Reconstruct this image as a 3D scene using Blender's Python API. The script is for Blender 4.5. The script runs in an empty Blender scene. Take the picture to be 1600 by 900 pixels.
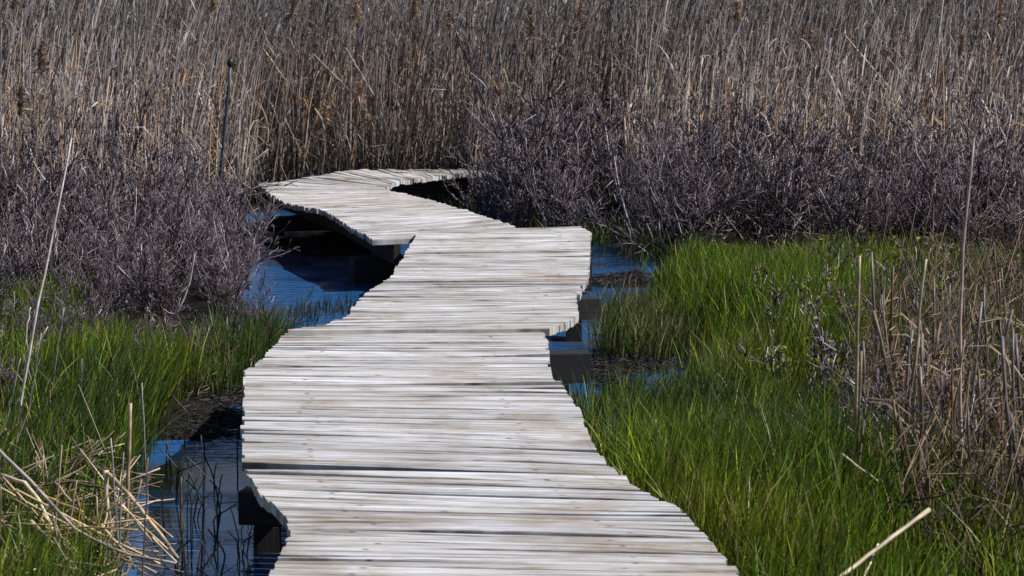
import bpy, math, random
import numpy as np
from mathutils import Vector

random.seed(7)
rng = np.random.RandomState(11)
scene = bpy.context.scene
COL = scene.collection

# ------------------------------------------------------------------ camera
F = 4000.0                      # focal length in photo pixels (1600 wide)
ZD, ZC = 0.45, 2.15             # deck height and eye height above the water
TH = math.atan(450.0 / F)
def ray(px, py):
    x = (px - 800) / F; u = (450 - py) / F
    return np.array([x, math.cos(TH) + u * math.sin(TH), -math.sin(TH) + u * math.cos(TH)])
def at(px, py, z=0.0):
    d = ray(px, py); t = (z - ZC) / d[2]
    return np.array([d[0] * t, d[1] * t, z])
def at_d(px, py, y):
    d = ray(px, py); t = y / d[1]
    return np.array([d[0] * t, y, ZC + d[2] * t])

cam = bpy.data.cameras.new('camera'); cam_o = bpy.data.objects.new('camera', cam); COL.objects.link(cam_o)
cam.sensor_width = 36.0; cam.lens = 36.0 * F / 1600.0
cam.clip_start = 0.1; cam.clip_end = 5000
cam_o.location = (0, 0, ZC); cam_o.rotation_euler = (math.pi / 2 - TH, 0, 0)
cam.dof.use_dof = True; cam.dof.focus_distance = 14.0; cam.dof.aperture_fstop = 11.0
scene.camera = cam_o

# ------------------------------------------------------------------ light
EL, AZ = 47.0, 100.0
w = bpy.data.worlds.new('World'); scene.world = w; w.use_nodes = True
nt = w.node_tree; bg = nt.nodes['Background']
sky = nt.nodes.new('ShaderNodeTexSky'); sky.sky_type = 'NISHITA'; sky.sun_disc = False
sky.sun_elevation = math.radians(EL); sky.sun_rotation = math.radians(AZ)
sky.air_density = 1.0; sky.dust_density = 0.0; sky.ozone_density = 3.0; sky.altitude = 2000
nt.links.new(sky.outputs[0], bg.inputs[0]); bg.inputs[1].default_value = 0.07
sd = Vector((math.sin(math.radians(AZ)) * math.cos(math.radians(EL)), math.cos(math.radians(AZ)) * math.cos(math.radians(EL)), math.sin(math.radians(EL))))
sun = bpy.data.lights.new('sun', 'SUN'); sun.energy = 5.0; sun.angle = math.radians(0.5); sun.color = (1.0, 0.97, 0.95)
sun_o = bpy.data.objects.new('sun', sun); COL.objects.link(sun_o); sun_o.location = (8, 10, 12)
sun_o.rotation_euler = sd.to_track_quat('Z', 'Y').to_euler()
vs = scene.view_settings; vs.view_transform = 'Standard'; vs.look = 'None'; vs.gamma = 1.0; vs.use_curve_mapping = False; vs.exposure = 0.35
scene.cycles.use_denoising = True
scene.cycles.max_bounces = 6; scene.cycles.transparent_max_bounces = 4

# ------------------------------------------------------------------ helpers
class MB:
    """collects vertices, quads / triangles and a point colour; builds ONE mesh"""
    def __init__(s): s.v = []; s.q = []; s.t = []; s.c = []; s.p = []; s.n = 0
    def add(s, v, q=None, t=None, c=(1, 1, 1), p=None):
        v = np.asarray(v, float).reshape(-1, 3)
        s.v.append(v)
        if q is not None: s.q.append(np.asarray(q, int).reshape(-1, 4) + s.n)
        if t is not None: s.t.append(np.asarray(t, int).reshape(-1, 3) + s.n)
        c = np.asarray(c, float)
        s.c.append(np.broadcast_to(c, (len(v), 3)) if c.ndim == 1 else c.reshape(-1, 3))
        if p is not None: s.p.append(np.asarray(p, float).reshape(-1, 3))
        s.n += len(v)
    def tubes(s, P, R, C, sides=3):
        P = np.asarray(P, float)
        if P.ndim == 2: P = P[None]
        N, K, _ = P.shape
        R = np.broadcast_to(np.asarray(R, float), (N, K))
        C = np.asarray(C, float)
        if C.ndim == 1: C = np.broadcast_to(C, (N, K, 3))
        elif C.ndim == 2: C = np.broadcast_to(C[:, None, :], (N, K, 3))
        T = np.gradient(P, axis=1)
        T /= np.linalg.norm(T, axis=2, keepdims=True) + 1e-9
        ref = np.array([0.83, 0.41, 0.21]); alt = np.array([-0.3, 0.25, 0.92])
        use = (np.abs((T.mean(1) * ref).sum(1)) > 0.9)[:, None, None]
        rf = np.where(use, alt, ref)
        U = np.cross(T, rf); U /= np.linalg.norm(U, axis=2, keepdims=True) + 1e-9
        V = np.cross(T, U)
        a = np.arange(sides) * 2 * math.pi / sides
        W = P[:, :, None] + R[:, :, None, None] * (np.cos(a)[None, None, :, None] * U[:, :, None] + np.sin(a)[None, None, :, None] * V[:, :, None])
        idx = np.arange(N * K * sides).reshape(N, K, sides)
        i0 = idx[:, :-1]; i1 = idx[:, 1:]
        q = np.stack([i0, np.roll(i0, -1, 2), np.roll(i1, -1, 2), i1], -1)
        s.add(W, q=q, c=np.broadcast_to(C[:, :, None], (N, K, sides, 3)))
        # end caps as fans
        if sides >= 3:
            base = s.n - N * K * sides
            for e, flip in ((0, True), (K - 1, False)):
                r = idx[:, e]
                for k in range(1, sides - 1):
                    tri = np.stack([r[:, 0], r[:, k], r[:, k + 1]], -1)
                    if flip: tri = tri[:, ::-1]
                    s.t.append(tri + base)
    def ribbons(s, P, D, Wd, C):
        """P (N,K,3) spine, D (N,3) width direction, Wd (N,K) half widths"""
        P = np.asarray(P, float); N, K, _ = P.shape
        Wd = np.broadcast_to(np.asarray(Wd, float), (N, K))
        C = np.asarray(C, float)
        if C.ndim == 1: C = np.broadcast_to(C, (N, K, 3))
        elif C.ndim == 2: C = np.broadcast_to(C[:, None, :], (N, K, 3))
        off = D[:, None, :] * Wd[:, :, None]
        W = np.stack([P - off, P + off], 2)
        idx = np.arange(N * K * 2).reshape(N, K, 2)
        q = np.stack([idx[:, :-1, 0], idx[:, :-1, 1], idx[:, 1:, 1], idx[:, 1:, 0]], -1)
        s.add(W, q=q, c=np.broadcast_to(C[:, :, None], (N, K, 2, 3)))
    def mesh(s, name, smooth=True):
        V = np.concatenate(s.v); Cc = np.concatenate(s.c)
        q = np.concatenate(s.q) if s.q else np.zeros((0, 4), int)
        t = np.concatenate(s.t) if s.t else np.zeros((0, 3), int)
        m = bpy.data.meshes.new(name)
        m.vertices.add(len(V)); m.vertices.foreach_set('co', V.astype(np.float32).ravel())
        lv = np.concatenate([q.ravel(), t.ravel()]).astype(np.int32)
        m.loops.add(len(lv)); m.loops.foreach_set('vertex_index', lv)
        ls = np.concatenate([np.arange(len(q)) * 4, len(q) * 4 + np.arange(len(t)) * 3]).astype(np.int32)
        m.polygons.add(len(ls)); m.polygons.foreach_set('loop_start', ls)
        m.polygons.foreach_set('use_smooth', np.full(len(ls), bool(smooth)))
        m.update(calc_edges=True)
        at_ = m.attributes.new('Col', 'FLOAT_COLOR', 'POINT')
        at_.data.foreach_set('color', np.concatenate([Cc, np.ones((len(Cc), 1))], 1).astype(np.float32).ravel())
        if s.p:
            ap = m.attributes.new('pl', 'FLOAT_VECTOR', 'POINT')
            ap.data.foreach_set('vector', np.concatenate(s.p).astype(np.float32).ravel())
        return m
    def build(s, name, mat, parent=None, smooth=True, origin=None):
        if origin is not None:
            s.v = [v - np.asarray(origin) for v in s.v]
        m = s.mesh(name, smooth); m.materials.append(mat)
        o = bpy.data.objects.new(name, m); COL.objects.link(o)
        if parent is not None: o.parent = parent
        if origin is not None: o.location = origin
        return o

def tag(o, label=None, cat=None, group=None, kind=None):
    if label: o['label'] = label
    if cat: o['category'] = cat
    if group: o['group'] = group
    if kind: o['kind'] = kind
    return o
def empty(name, loc, label=None, cat=None, group=None):
    o = bpy.data.objects.new(name, None); COL.objects.link(o); o.location = loc; o.empty_display_size = 0.1
    return tag(o, label, cat, group)
def dup(root, loc, rz, sc, label=None, cat=None, group=None):
    r = root.copy(); COL.objects.link(r); r.location = loc; r.rotation_euler = (0, 0, rz); r.scale = sc
    tag(r, label, cat, group)
    for ch in list(root.children):
        c = ch.copy(); COL.objects.link(c); c.parent = r
    return r

_L = rng.rand(64, 64)
def vnoise(x, y):
    x = np.asarray(x, float); y = np.asarray(y, float)
    xi = np.floor(x).astype(int); yi = np.floor(y).astype(int)
    fx = x - xi; fy = y - yi; fx = fx * fx * (3 - 2 * fx); fy = fy * fy * (3 - 2 * fy)
    g = lambda a, b: _L[a % 64, b % 64]
    return (g(xi, yi) * (1 - fx) + g(xi + 1, yi) * fx) * (1 - fy) + (g(xi, yi + 1) * (1 - fx) + g(xi + 1, yi + 1) * fx) * fy
def inpoly(x, y, poly):
    x = np.asarray(x, float); y = np.asarray(y, float); r = np.zeros(x.shape, bool)
    p = np.asarray(poly)[:, :2]; n = len(p)
    for i in range(n):
        x1, y1 = p[i]; x2, y2 = p[(i + 1) % n]
        c = ((y1 > y) != (y2 > y)) & (x < (x2 - x1) * (y - y1) / (y2 - y1 + 1e-12) + x1)
        r ^= c
    return r
def gpoly(pts, z=0.0): return np.array([at(a, b, z) for a, b in pts])

# ------------------------------------------------------------------ materials
def new_mat(name):
    m = bpy.data.materials.new(name); m.use_nodes = True
    return m, m.node_tree, m.node_tree.nodes['Principled BSDF'], m.node_tree.nodes, m.node_tree.links
def plant_mat(name, trans=0.0, rough=0.55, spec=0.3, var=0.35, vscale=18.0):
    m, t, b, N, L = new_mat(name)
    a = N.new('ShaderNodeAttribute'); a.attribute_name = 'Col'
    g = N.new('ShaderNodeNewGeometry')
    no = N.new('ShaderNodeTexNoise'); no.inputs['Scale'].default_value = vscale; no.inputs['Detail'].default_value = 3
    L.new(g.outputs['Position'], no.inputs['Vector'])
    mr = N.new('ShaderNodeMapRange'); mr.inputs[1].default_value = 0.3; mr.inputs[2].default_value = 0.7
    mr.inputs[3].default_value = 1 - var; mr.inputs[4].default_value = 1 + var
    L.new(no.outputs[0], mr.inputs[0])
    mu = N.new('ShaderNodeVectorMath'); mu.operation = 'SCALE'
    L.new(a.outputs['Color'], mu.inputs[0]); L.new(mr.outputs[0], mu.inputs['Scale'])
    L.new(mu.outputs[0], b.inputs['Base Color'])
    b.inputs['Roughness'].default_value = rough; b.inputs['Specular IOR Level'].default_value = spec
    if trans > 0:
        tr = N.new('ShaderNodeBsdfTranslucent'); mx = N.new('ShaderNodeMixShader'); mx.inputs[0].default_value = trans
        L.new(mu.outputs[0], tr.inputs[0]); L.new(b.outputs[0], mx.inputs[1]); L.new(tr.outputs[0], mx.inputs[2])
        L.new(mx.outputs[0], N['Material Output'].inputs[0])
    return m
M_reed = plant_mat('dry reed', 0.12, 0.45, 0.4)
M_twig = plant_mat('bare twig', 0.0, 0.42, 0.5)
M_grass = plant_mat('marsh grass', 0.28, 0.45, 0.3, 0.35, 6)
M_leaf = plant_mat('young leaf', 0.4, 0.45, 0.4)
M_weed = plant_mat('wet water weed', 0.0, 0.45, 0.35)
M_pole = plant_mat('painted pole', 0.0, 0.4, 0.4, 0.2)

def wood_mat(name, dark=False):
    m, t, b, N, L = new_mat(name)
    a = N.new('ShaderNodeAttribute'); a.attribute_name = 'pl'
    sx = N.new('ShaderNodeSeparateXYZ'); L.new(a.outputs['Vector'], sx.inputs[0])
    def math_(op, x, y=None):
        n = N.new('ShaderNodeMath'); n.operation = op
        for i, q in enumerate((x, y)):
            if q is None: continue
            if isinstance(q, (int, float)): n.inputs[i].default_value = q
            else: L.new(q, n.inputs[i])
        return n.outputs[0]
    u, v, r = sx.outputs[0], sx.outputs[1], sx.outputs[2]
    def coords(su, sv, sr):
        c = N.new('ShaderNodeCombineXYZ')
        L.new(math_('ADD', math_('MULTIPLY', u, su), math_('MULTIPLY', r, 53.1)), c.inputs[0])
        L.new(math_('ADD', math_('MULTIPLY', v, sv), math_('MULTIPLY', r, 17.3)), c.inputs[1])
        L.new(math_('MULTIPLY', r, sr), c.inputs[2]); return c.outputs[0]
    def noise(c, det=4, rough=0.6, dist=0.0):
        n = N.new('ShaderNodeTexNoise'); n.inputs['Scale'].default_value = 1; n.inputs['Detail'].default_value = det
        n.inputs['Roughness'].default_value = rough; n.inputs['Distortion'].default_value = dist
        L.new(c, n.inputs['Vector']); return n.outputs[0]
    def ramp(x, stops):
        n = N.new('ShaderNodeValToRGB'); e = n.color_ramp.elements
        while len(e) < len(stops): e.new(0.5)
        for k, (p, c) in enumerate(stops): e[k].position = p; e[k].color = (*c, 1)
        L.new(x, n.inputs[0]); return n.outputs[0]
    def mixc(f, A, B, mode='MIX'):
        n = N.new('ShaderNodeMix'); n.data_type = 'RGBA'; n.blend_type = mode
        if isinstance(f, (int, float)): n.inputs[0].default_value = f
        else: L.new(f, n.inputs[0])
        L.new(A, n.inputs[6]); L.new(B, n.inputs[7]); return n.outputs[2]
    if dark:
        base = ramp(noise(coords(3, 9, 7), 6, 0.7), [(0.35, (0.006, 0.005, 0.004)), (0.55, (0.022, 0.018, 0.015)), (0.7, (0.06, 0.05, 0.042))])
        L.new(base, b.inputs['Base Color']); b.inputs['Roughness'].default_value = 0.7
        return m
    grain = noise(coords(1.5, 3.6, 41), 6, 0.66, 0.5)          # long streaks
    fine = noise(coords(2.5, 16, 23), 3, 0.6)
    tone = noise(coords(1.1, 0.7, 11), 4, 0.65)
    # per plank tone from cool silver grey to warm tan
    base = ramp(math_('FRACT', math_('MULTIPLY', r, 7.13)), [(0.0, (0.45, 0.435, 0.415)), (0.35, (0.54, 0.53, 0.52)), (0.7, (0.64, 0.645, 0.66)), (1.0, (0.49, 0.46, 0.42))])
    warm = ramp(tone, [(0.36, (0.74, 0.66, 0.55)), (0.58, (1.06, 1.06, 1.07))])
    c = mixc(0.8, base, warm, 'MULTIPLY')
    st = ramp(grain, [(0.33, (0.17, 0.165, 0.16)), (0.41, (0.58, 0.57, 0.56)), (0.50, (0.95, 0.945, 0.94)), (0.68, (1.30, 1.30, 1.32))])
    c = mixc(1.0, c, st, 'MULTIPLY')
    fs = ramp(fine, [(0.33, (0.55, 0.53, 0.52)), (0.5, (1, 1, 1))])
    c = mixc(0.6, c, fs, 'MULTIPLY')
    crack = noise(coords(0.8, 5.5, 67), 3, 0.55, 0.3)
    c = mixc(0.9, c, ramp(crack, [(0.462, (1, 1, 1)), (0.476, (0.22, 0.21, 0.20)), (0.482, (0.22, 0.21, 0.20)), (0.497, (1, 1, 1))]), 'MULTIPLY')
    gp = N.new('ShaderNodeNewGeometry'); dn_ = N.new('ShaderNodeTexNoise'); dn_.inputs['Scale'].default_value = 2.2; dn_.inputs['Detail'].default_value = 5; dn_.inputs['Roughness'].default_value = 0.65
    L.new(gp.outputs['Position'], dn_.inputs['Vector'])
    c = mixc(1.0, c, ramp(dn_.outputs[0], [(0.34, (0.74, 0.68, 0.60)), (0.47, (0.97, 0.96, 0.94)), (0.64, (1.10, 1.11, 1.14))]), 'MULTIPLY')
    kn = N.new('ShaderNodeTexVoronoi'); kn.inputs['Scale'].default_value = 1; L.new(coords(2.2, 1.1, 31), kn.inputs['Vector'])
    c = mixc(0.8, c, ramp(kn.outputs['Distance'], [(0.05, (0.30, 0.26, 0.22)), (0.11, (0.8, 0.77, 0.73)), (0.15, (1, 1, 1))]), 'MULTIPLY')
    # nail stains in two rough rows
    dn = None
    for uu, vv in ((-0.44, 0.28), (0.40, -0.25)):
        du = math_('MULTIPLY', math_('ADD', u, math_('ADD', -uu, math_('MULTIPLY', math_('SUBTRACT', math_('FRACT', math_('MULTIPLY', r, 19.7)), 0.5), 0.10))), 55)
        dv = math_('MULTIPLY', math_('ADD', v, -vv), 7.5)
        d = math_('SQRT', math_('ADD', math_('MULTIPLY', du, du), math_('MULTIPLY', dv, dv)))
        dn = d if dn is None else math_('MINIMUM', dn, d)
    stain = ramp(dn, [(0.25, (0.12, 0.11, 0.11)), (0.9, (1, 1, 1))])
    c = mixc(0.85, c, stain, 'MULTIPLY')
    L.new(c, b.inputs['Base Color'])
    b.inputs['Roughness'].default_value = 0.55; b.inputs['Specular IOR Level'].default_value = 0.35
    bp = N.new('ShaderNodeBump'); bp.inputs['Strength'].default_value = 0.5; bp.inputs['Distance'].default_value = 0.004
    L.new(math_('ADD', grain, math_('MULTIPLY', fine, 0.5)), bp.inputs['Height']); L.new(bp.outputs[0], b.inputs['Normal'])
    return m
M_wood = wood_mat('weathered planks'); M_beam = wood_mat('wet dark timber', True)

# mud
M_mud, t, b, N, L = new_mat('peat mud')
g = N.new('ShaderNodeNewGeometry'); no = N.new('ShaderNodeTexNoise'); no.inputs['Scale'].default_value = 9; no.inputs['Detail'].default_value = 8
L.new(g.outputs['Position'], no.inputs['Vector'])
rp = N.new('ShaderNodeValToRGB'); e = rp.color_ramp.elements
e[0].position = 0.3; e[0].color = (0.005, 0.0045, 0.004, 1); e[1].position = 0.75; e[1].color = (0.018, 0.015, 0.012, 1)
L.new(no.outputs[0], rp.inputs[0]); L.new(rp.outputs[0], b.inputs['Base Color']); b.inputs['Roughness'].default_value = 0.9; b.inputs['Specular IOR Level'].default_value = 0.12
bp = N.new('ShaderNodeBump'); bp.inputs['Distance'].default_value = 0.05; L.new(no.outputs[0], bp.inputs['Height']); L.new(bp.outputs[0], b.inputs['Normal'])

# water
M_water, t, b, N, L = new_mat('marsh water')
b.inputs['Base Color'].default_value = (0.006, 0.018, 0.042, 1); b.inputs['Roughness'].default_value = 0.05; b.inputs['IOR'].default_value = 1.42
g = N.new('ShaderNodeNewGeometry')
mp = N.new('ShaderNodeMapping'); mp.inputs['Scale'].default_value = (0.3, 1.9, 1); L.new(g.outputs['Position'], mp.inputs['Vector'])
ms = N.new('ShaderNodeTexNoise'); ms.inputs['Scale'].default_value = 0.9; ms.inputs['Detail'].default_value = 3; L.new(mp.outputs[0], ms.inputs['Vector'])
mk = N.new('ShaderNodeMapRange'); mk.inputs[1].default_value = 0.42; mk.inputs[2].default_value = 0.58; mk.inputs[3].default_value = 0.06; mk.inputs[4].default_value = 1.0
L.new(ms.outputs[0], mk.inputs[0])
mp2 = N.new('ShaderNodeMapping'); mp2.inputs['Scale'].default_value = (7, 16, 1); L.new(g.outputs['Position'], mp2.inputs['Vector'])
rn = N.new('ShaderNodeTexNoise'); rn.inputs['Scale'].default_value = 1.0; rn.inputs['Detail'].default_value = 2; L.new(mp2.outputs[0], rn.inputs['Vector'])
bp = N.new('ShaderNodeBump'); bp.inputs['Distance'].default_value = 0.016; L.new(rn.outputs[0], bp.inputs['Height']); L.new(mk.outputs[0], bp.inputs['Strength'])
L.new(bp.outputs[0], b.inputs['Normal'])
wr = N.new('ShaderNodeValToRGB'); e = wr.color_ramp.elements; e[0].position = 0.33; e[0].color = (0.042, 0.052, 0.066, 1); e[1].position = 0.50; e[1].color = (0.018, 0.098, 0.26, 1)  # blue sky reflection painted into the base colour, in bands between murky grey
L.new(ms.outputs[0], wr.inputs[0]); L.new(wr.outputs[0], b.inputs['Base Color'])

# ------------------------------------------------------------------ ground and water
WATER = gpoly([(150, 1500), (165, 1000), (195, 900), (205, 800), (215, 730), (250, 690), (310, 660), (360, 630), (400, 580), (420, 530), (400, 490), (385, 440), (395, 395), (390, 372),
               (395, 335), (560, 310), (720, 315), (830, 350), (915, 372), (1000, 398), (1015, 418), (1000, 445), (1035, 470), (1050, 520), (1100, 570), (1110, 640), (1060, 690), (960, 715), (940, 770), (960, 900), (1000, 1500)])
MUDS = [gpoly(p) for p in ([(245, 690), (300, 640), (400, 580), (420, 545), (440, 560), (400, 680), (330, 690)], [(390, 366), (520, 362), (620, 372), (608, 400), (500, 402), (430, 398)],
        [(890, 570), (930, 545), (1060, 535), (1110, 565), (1080, 610), (930, 620)], [(920, 435), (1000, 420), (1015, 450), (930, 452)])]
def ground_z(x, y):
    m = np.zeros(np.shape(x))
    for dx, dy in ((0, 0), (.12, 0), (-.12, 0), (0, .3), (0, -.3)):
        m = m + inpoly(np.asarray(x) + dx, np.asarray(y) + dy, WATER)
    m /= 5.0
    land = 0.035 + 0.07 * (vnoise(np.asarray(x) * 1.7 + 9, np.asarray(y) * 1.7) - 0.3) + 0.03 * vnoise(np.asarray(x) * 6, np.asarray(y) * 6)
    mf = np.zeros(np.shape(x), bool)
    for P in MUDS: mf |= inpoly(x, y, P)
    bed = np.where(mf, 0.055 * (vnoise(np.asarray(x) * 5, np.asarray(y) * 3.2) + .5 * vnoise(np.asarray(x) * 13, np.asarray(y) * 9) - .80), -0.25)
    return land * (1 - m) + bed * m
xs = np.concatenate([[-900, -300, -100, -40, -15], np.arange(-9, 9.01, 0.1), [15, 40, 100, 300, 900]])
ys = np.concatenate([[-300, -60, -10, 0, 3], np.arange(5, 34.01, 0.12), [36, 40, 50, 70, 120, 300, 900, 2500]])
X, Y = np.meshgrid(xs, ys)
Z = ground_z(X, Y)
nx, ny = len(xs), len(ys); idx = np.arange(nx * ny).reshape(ny, nx)
q = np.stack([idx[:-1, :-1], idx[:-1, 1:], idx[1:, 1:], idx[1:, :-1]], -1)
mb = MB(); mb.add(np.stack([X, Y, Z], -1), q=q)
tag(mb.build('ground', M_mud), kind='structure')
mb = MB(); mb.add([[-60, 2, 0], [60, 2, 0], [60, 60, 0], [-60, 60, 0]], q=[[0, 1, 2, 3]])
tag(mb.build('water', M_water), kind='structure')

# ------------------------------------------------------------------ boardwalk
LE = np.array([(1500, 250), (1100, 330), (960, 390), (895, 422), (830, 455), (805, 446), (780, 416), (730, 378), (660, 380), (580, 382), (560, 412), (515, 450), (508, 505), (492, 545), (470, 560), (455, 575), (432, 612), (410, 625), (385, 640), (350, 659)])
RE = np.array([(1500, 1400), (1100, 1255), (960, 1190), (900, 1155), (855, 1122), (820, 1087), (790, 1052), (755, 985), (725, 950), (680, 920), (640, 906), (605, 880), (590, 864), (575, 859), (545, 856), (521, 851), (514, 858), (504, 885), (490, 905), (462, 898), (435, 918), (400, 922), (362, 923), (345, 890)])
def edge(E, y): return np.interp(y, E[::-1, 0], E[::-1, 1])
TILT = [(340, -4), (400, -2), (500, -3), (600, 4), (725, 18), (850, 12), (950, 6), (1500, 0)]
def tilt(y): return np.interp(y, [a for a, _ in TILT], [b_ for _, b_ in TILT])
def und(x, y): return 0.02 * math.sin(y * 1.3 + x * 0.6) + 0.012 * math.sin(y * 2.9 + 1.0 + x)
def deck_pt(px, py, dz=0.0):
    p = at(px, py, ZD + dz); p = at(px, py, ZD + dz + und(p[0], p[1])); return p
def rowsA(y0, y1, dz=0.0):
    out = []
    for d in np.arange(4000 * 1.7 / y0, 4000 * 1.7 / y1 + 1e-6, 0.06):
        y = 4000 * 1.7 / d; yr = y + tilt(y)
        out.append((deck_pt(edge(LE, y), y, dz), deck_pt(edge(RE, yr), yr, dz)))
    return out
def rowsB(lst, dz=0.0): return [(deck_pt(a, b_, dz), deck_pt(c, d, dz)) for a, b_, c, d in lst]

board = empty('boardwalk', (0, 12, 0), 'winding weathered grey plank boardwalk low over the marsh water', 'boardwalk')
OB = np.array([0, 12, 0.0])
def planks(rows, pitch=0.098, th=0.04, name='deck_section', label=None, gap=(0.003, 0.011)):
    A = np.array([r[0] for r in rows]); B = np.array([r[1] for r in rows])
    seg = 0.5 * (np.linalg.norm(np.diff(A, axis=0), axis=1) + np.linalg.norm(np.diff(B, axis=0), axis=1))
    S = np.concatenate([[0], np.cumsum(seg)])
    ip = lambda E, s: np.array([np.interp(s, S, E[:, k]) for k in range(3)])
    mb = MB(); s = 0.0; NS = 9
    while s < S[-1] - 0.03:
        wd = min(pitch * random.choice([1, 1, 1, 0.97, 1.04]), S[-1] - s)
        gp = random.uniform(*gap) if random.random() > 0.06 else 0.022
        a0, a1, b0, b1 = ip(A, s), ip(A, s + wd - gp), ip(B, s), ip(B, s + wd - gp)
        dr = (b0 - a0) / np.linalg.norm(b0 - a0)
        ea, eb = random.gauss(0, 0.005), random.gauss(0, 0.005)
        a0 = a0 - dr * ea; a1 = a1 - dr * ea; b0 = b0 + dr * eb; b1 = b1 + dr * eb
        Ln = np.linalg.norm(b0 - a0); zj = random.gauss(0, 0.0022); roll = random.gauss(0, 0.0018); bow = random.gauss(0, 0.004); rn_ = random.random()
        tw = random.gauss(0, 0.008); jm = random.gauss(0, .004)
        pts = []; pl = []
        for k in range(NS):
            f = k / (NS - 1)
            p0 = a0 * (1 - f) + b0 * f; p1 = a1 * (1 - f) + b1 * f
            z = zj + bow * (4 * f * (1 - f) - 0.5) ; wv = 0.0018 * math.sin(f * 9 + rn_ * 40)
            tl = roll + tw * (f - .5)
            ac = (p1 - p0) / (np.linalg.norm(p1 - p0) + 1e-9)
            up = np.array([0, 0, 1.0]); ch = 0.004
            prof = [(p0 + ac * (0 + wv) - up * th, -.5), (p0 + ac * wv - up * ch, -.5), (p0 + ac * (ch + wv), -.45), (p1 - ac * (ch - wv * .7), .45), (p1 + ac * wv * .7 - up * ch, .5), (p1 + ac * wv * .7 - up * th, .5)]
            for j, (p, vv) in enumerate(prof):
                pts.append(p + up * (z + tl * (vv * 2))); pl.append(((f - .5) * Ln, vv, rn_))
        id_ = np.arange(NS * 6).reshape(NS, 6)
        q = [[id_[k, j], id_[k + 1, j], id_[k + 1, (j + 1) % 6], id_[k, (j + 1) % 6]] for k in range(NS - 1) for j in range(6)]
        tr = [[0, i, i + 1] for i in range(1, 5)] + [[(NS - 1) * 6, (NS - 1) * 6 + i + 1, (NS - 1) * 6 + i] for i in range(1, 5)]
        mb.add(np.array(pts) - OB, q=q, t=tr, p=pl)
        s += wd
    o = mb.build(name, M_wood, board, smooth=False)
    if label: o['label'] = label
    return o, A, B, S
def box_along(mb, p0, p1, w_, h_, z_top=None):
    """beam from p0 to p1 (top centre line), w_ wide, h_ tall"""
    p0 = np.array(p0, float); p1 = np.array(p1, float); d = p1 - p0; Ln = np.linalg.norm(d); d /= Ln
    sd_ = np.cross(d, [0, 0, 1.0])
    if np.linalg.norm(sd_) < 1e-3: sd_ = np.array([1.0, 0, 0])
    sd_ /= np.linalg.norm(sd_); up = np.cross(sd_, d); r = random.random()
    pts = []; pl = []
    for k, p in enumerate((p0, p1)):
        for a, b_ in ((-1, 0), (1, 0), (1, -1), (-1, -1)):
            pts.append(p + sd_ * a * w_ / 2 + up * b_ * h_); pl.append(((k - .5) * Ln, a * .5 + b_, r))
    mb.add(np.array(pts) - OB, q=[[0, 3, 2, 1], [4, 5, 6, 7], [0, 1, 5, 4], [1, 2, 6, 5], [2, 3, 7, 6], [3, 0, 4, 7]], p=pl)
def joists(A, B, S, fr=(0.16, 0.84), parent=None):
    for f in fr:
        mb = MB(); Cn = A * (1 - f) + B * f - np.array([0, 0, 0.048]); n = len(Cn)
        ks = list(range(0, n, 4)) + ([n - 1] if (n - 1) % 4 else [])
        for a, b_ in zip(ks[:-1], ks[1:]): box_along(mb, Cn[a], Cn[b_], 0.05, 0.15)
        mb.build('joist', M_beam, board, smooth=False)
secs = []
secs.append(planks(rowsA(1500, 727, -0.004), label='nearest straight deck section of pale planks'))
secs.append(planks(rowsA(722, 519, 0.0), label='middle deck section wider at the left and curved in at the right'))
secs.append(planks(rowsA(516, 357, 0.022), label='deck section with a stepped right edge resting on dark blocks'))
secs.append(planks(rowsB([(582, 374, 820, 362), (570, 367, 800, 352), (547, 355, 765, 341), (520, 337, 730, 329), (506, 328.5, 705, 322), (470, 322.5, 678, 314), (445, 316.5, 652, 307.5), (423, 303, 624, 301), (404, 288.5, 598, 296)], -0.03), label='deck section turning away to the left'))
secs.append(planks(rowsB([(404, 288, 597, 295.7), (445, 283, 600, 294), (492, 275.5, 606, 291), (524, 269, 613, 287.5), (555, 265.3, 622, 283), (620, 265, 660, 278.8), (700, 264.5, 710, 272), (800, 263.5, 800, 268), (900, 255, 915, 263)], -0.03), label='farthest deck section turning right behind the bare shrubs'))
for o, A, B, S in secs: joists(A, B, S, (0.2, 0.62) if o.get('label', '').startswith('farthest') else (0.16, 0.84))
# cross beams, and the posts that carry them
def crossbeam(A, B, S, f, pl_, pr_, hh=0.13, ww=0.16, drop=0.205, posts=True):
    s = S[-1] * f; ip = lambda E: np.array([np.interp(s, S, E[:, k]) for k in range(3)])
    a, b_ = ip(A), ip(B); d = (b_ - a) / np.linalg.norm(b_ - a); zt = min(a[2], b_[2]) - drop
    a = a - d * pl_; b_ = b_ + d * pr_; a[2] = b_[2] = zt
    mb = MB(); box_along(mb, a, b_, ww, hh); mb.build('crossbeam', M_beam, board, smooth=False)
    if posts:
        for p in (a + d * (pl_ + 0.10), b_ - d * (pr_ + 0.10)):
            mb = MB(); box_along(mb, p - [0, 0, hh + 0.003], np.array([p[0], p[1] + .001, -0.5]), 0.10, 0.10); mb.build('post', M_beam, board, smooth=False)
A1, A2, A3, SB, SC = secs
crossbeam(*A1[1:], 0.72, 0.05, 0.05, hh=0.2); crossbeam(*A1[1:], 0.30, 0.0, 0.0)
crossbeam(*A2[1:], 0.15, 0.0, 0.0); crossbeam(*A2[1:], 0.78, 0.0, 0.0)
crossbeam(*A3[1:], 0.11, 0.0, 0.06, hh=.16); crossbeam(*A3[1:], 0.50, 0.0, 0.05, ww=.2); crossbeam(*A3[1:], 0.93, 0.13, 0.0, hh=0.22, ww=0.12)
crossbeam(*SB[1:], 0.12, 0.05, 0.0, hh=.2); crossbeam(*SB[1:], 0.85, 0.0, 0.0)
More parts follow.
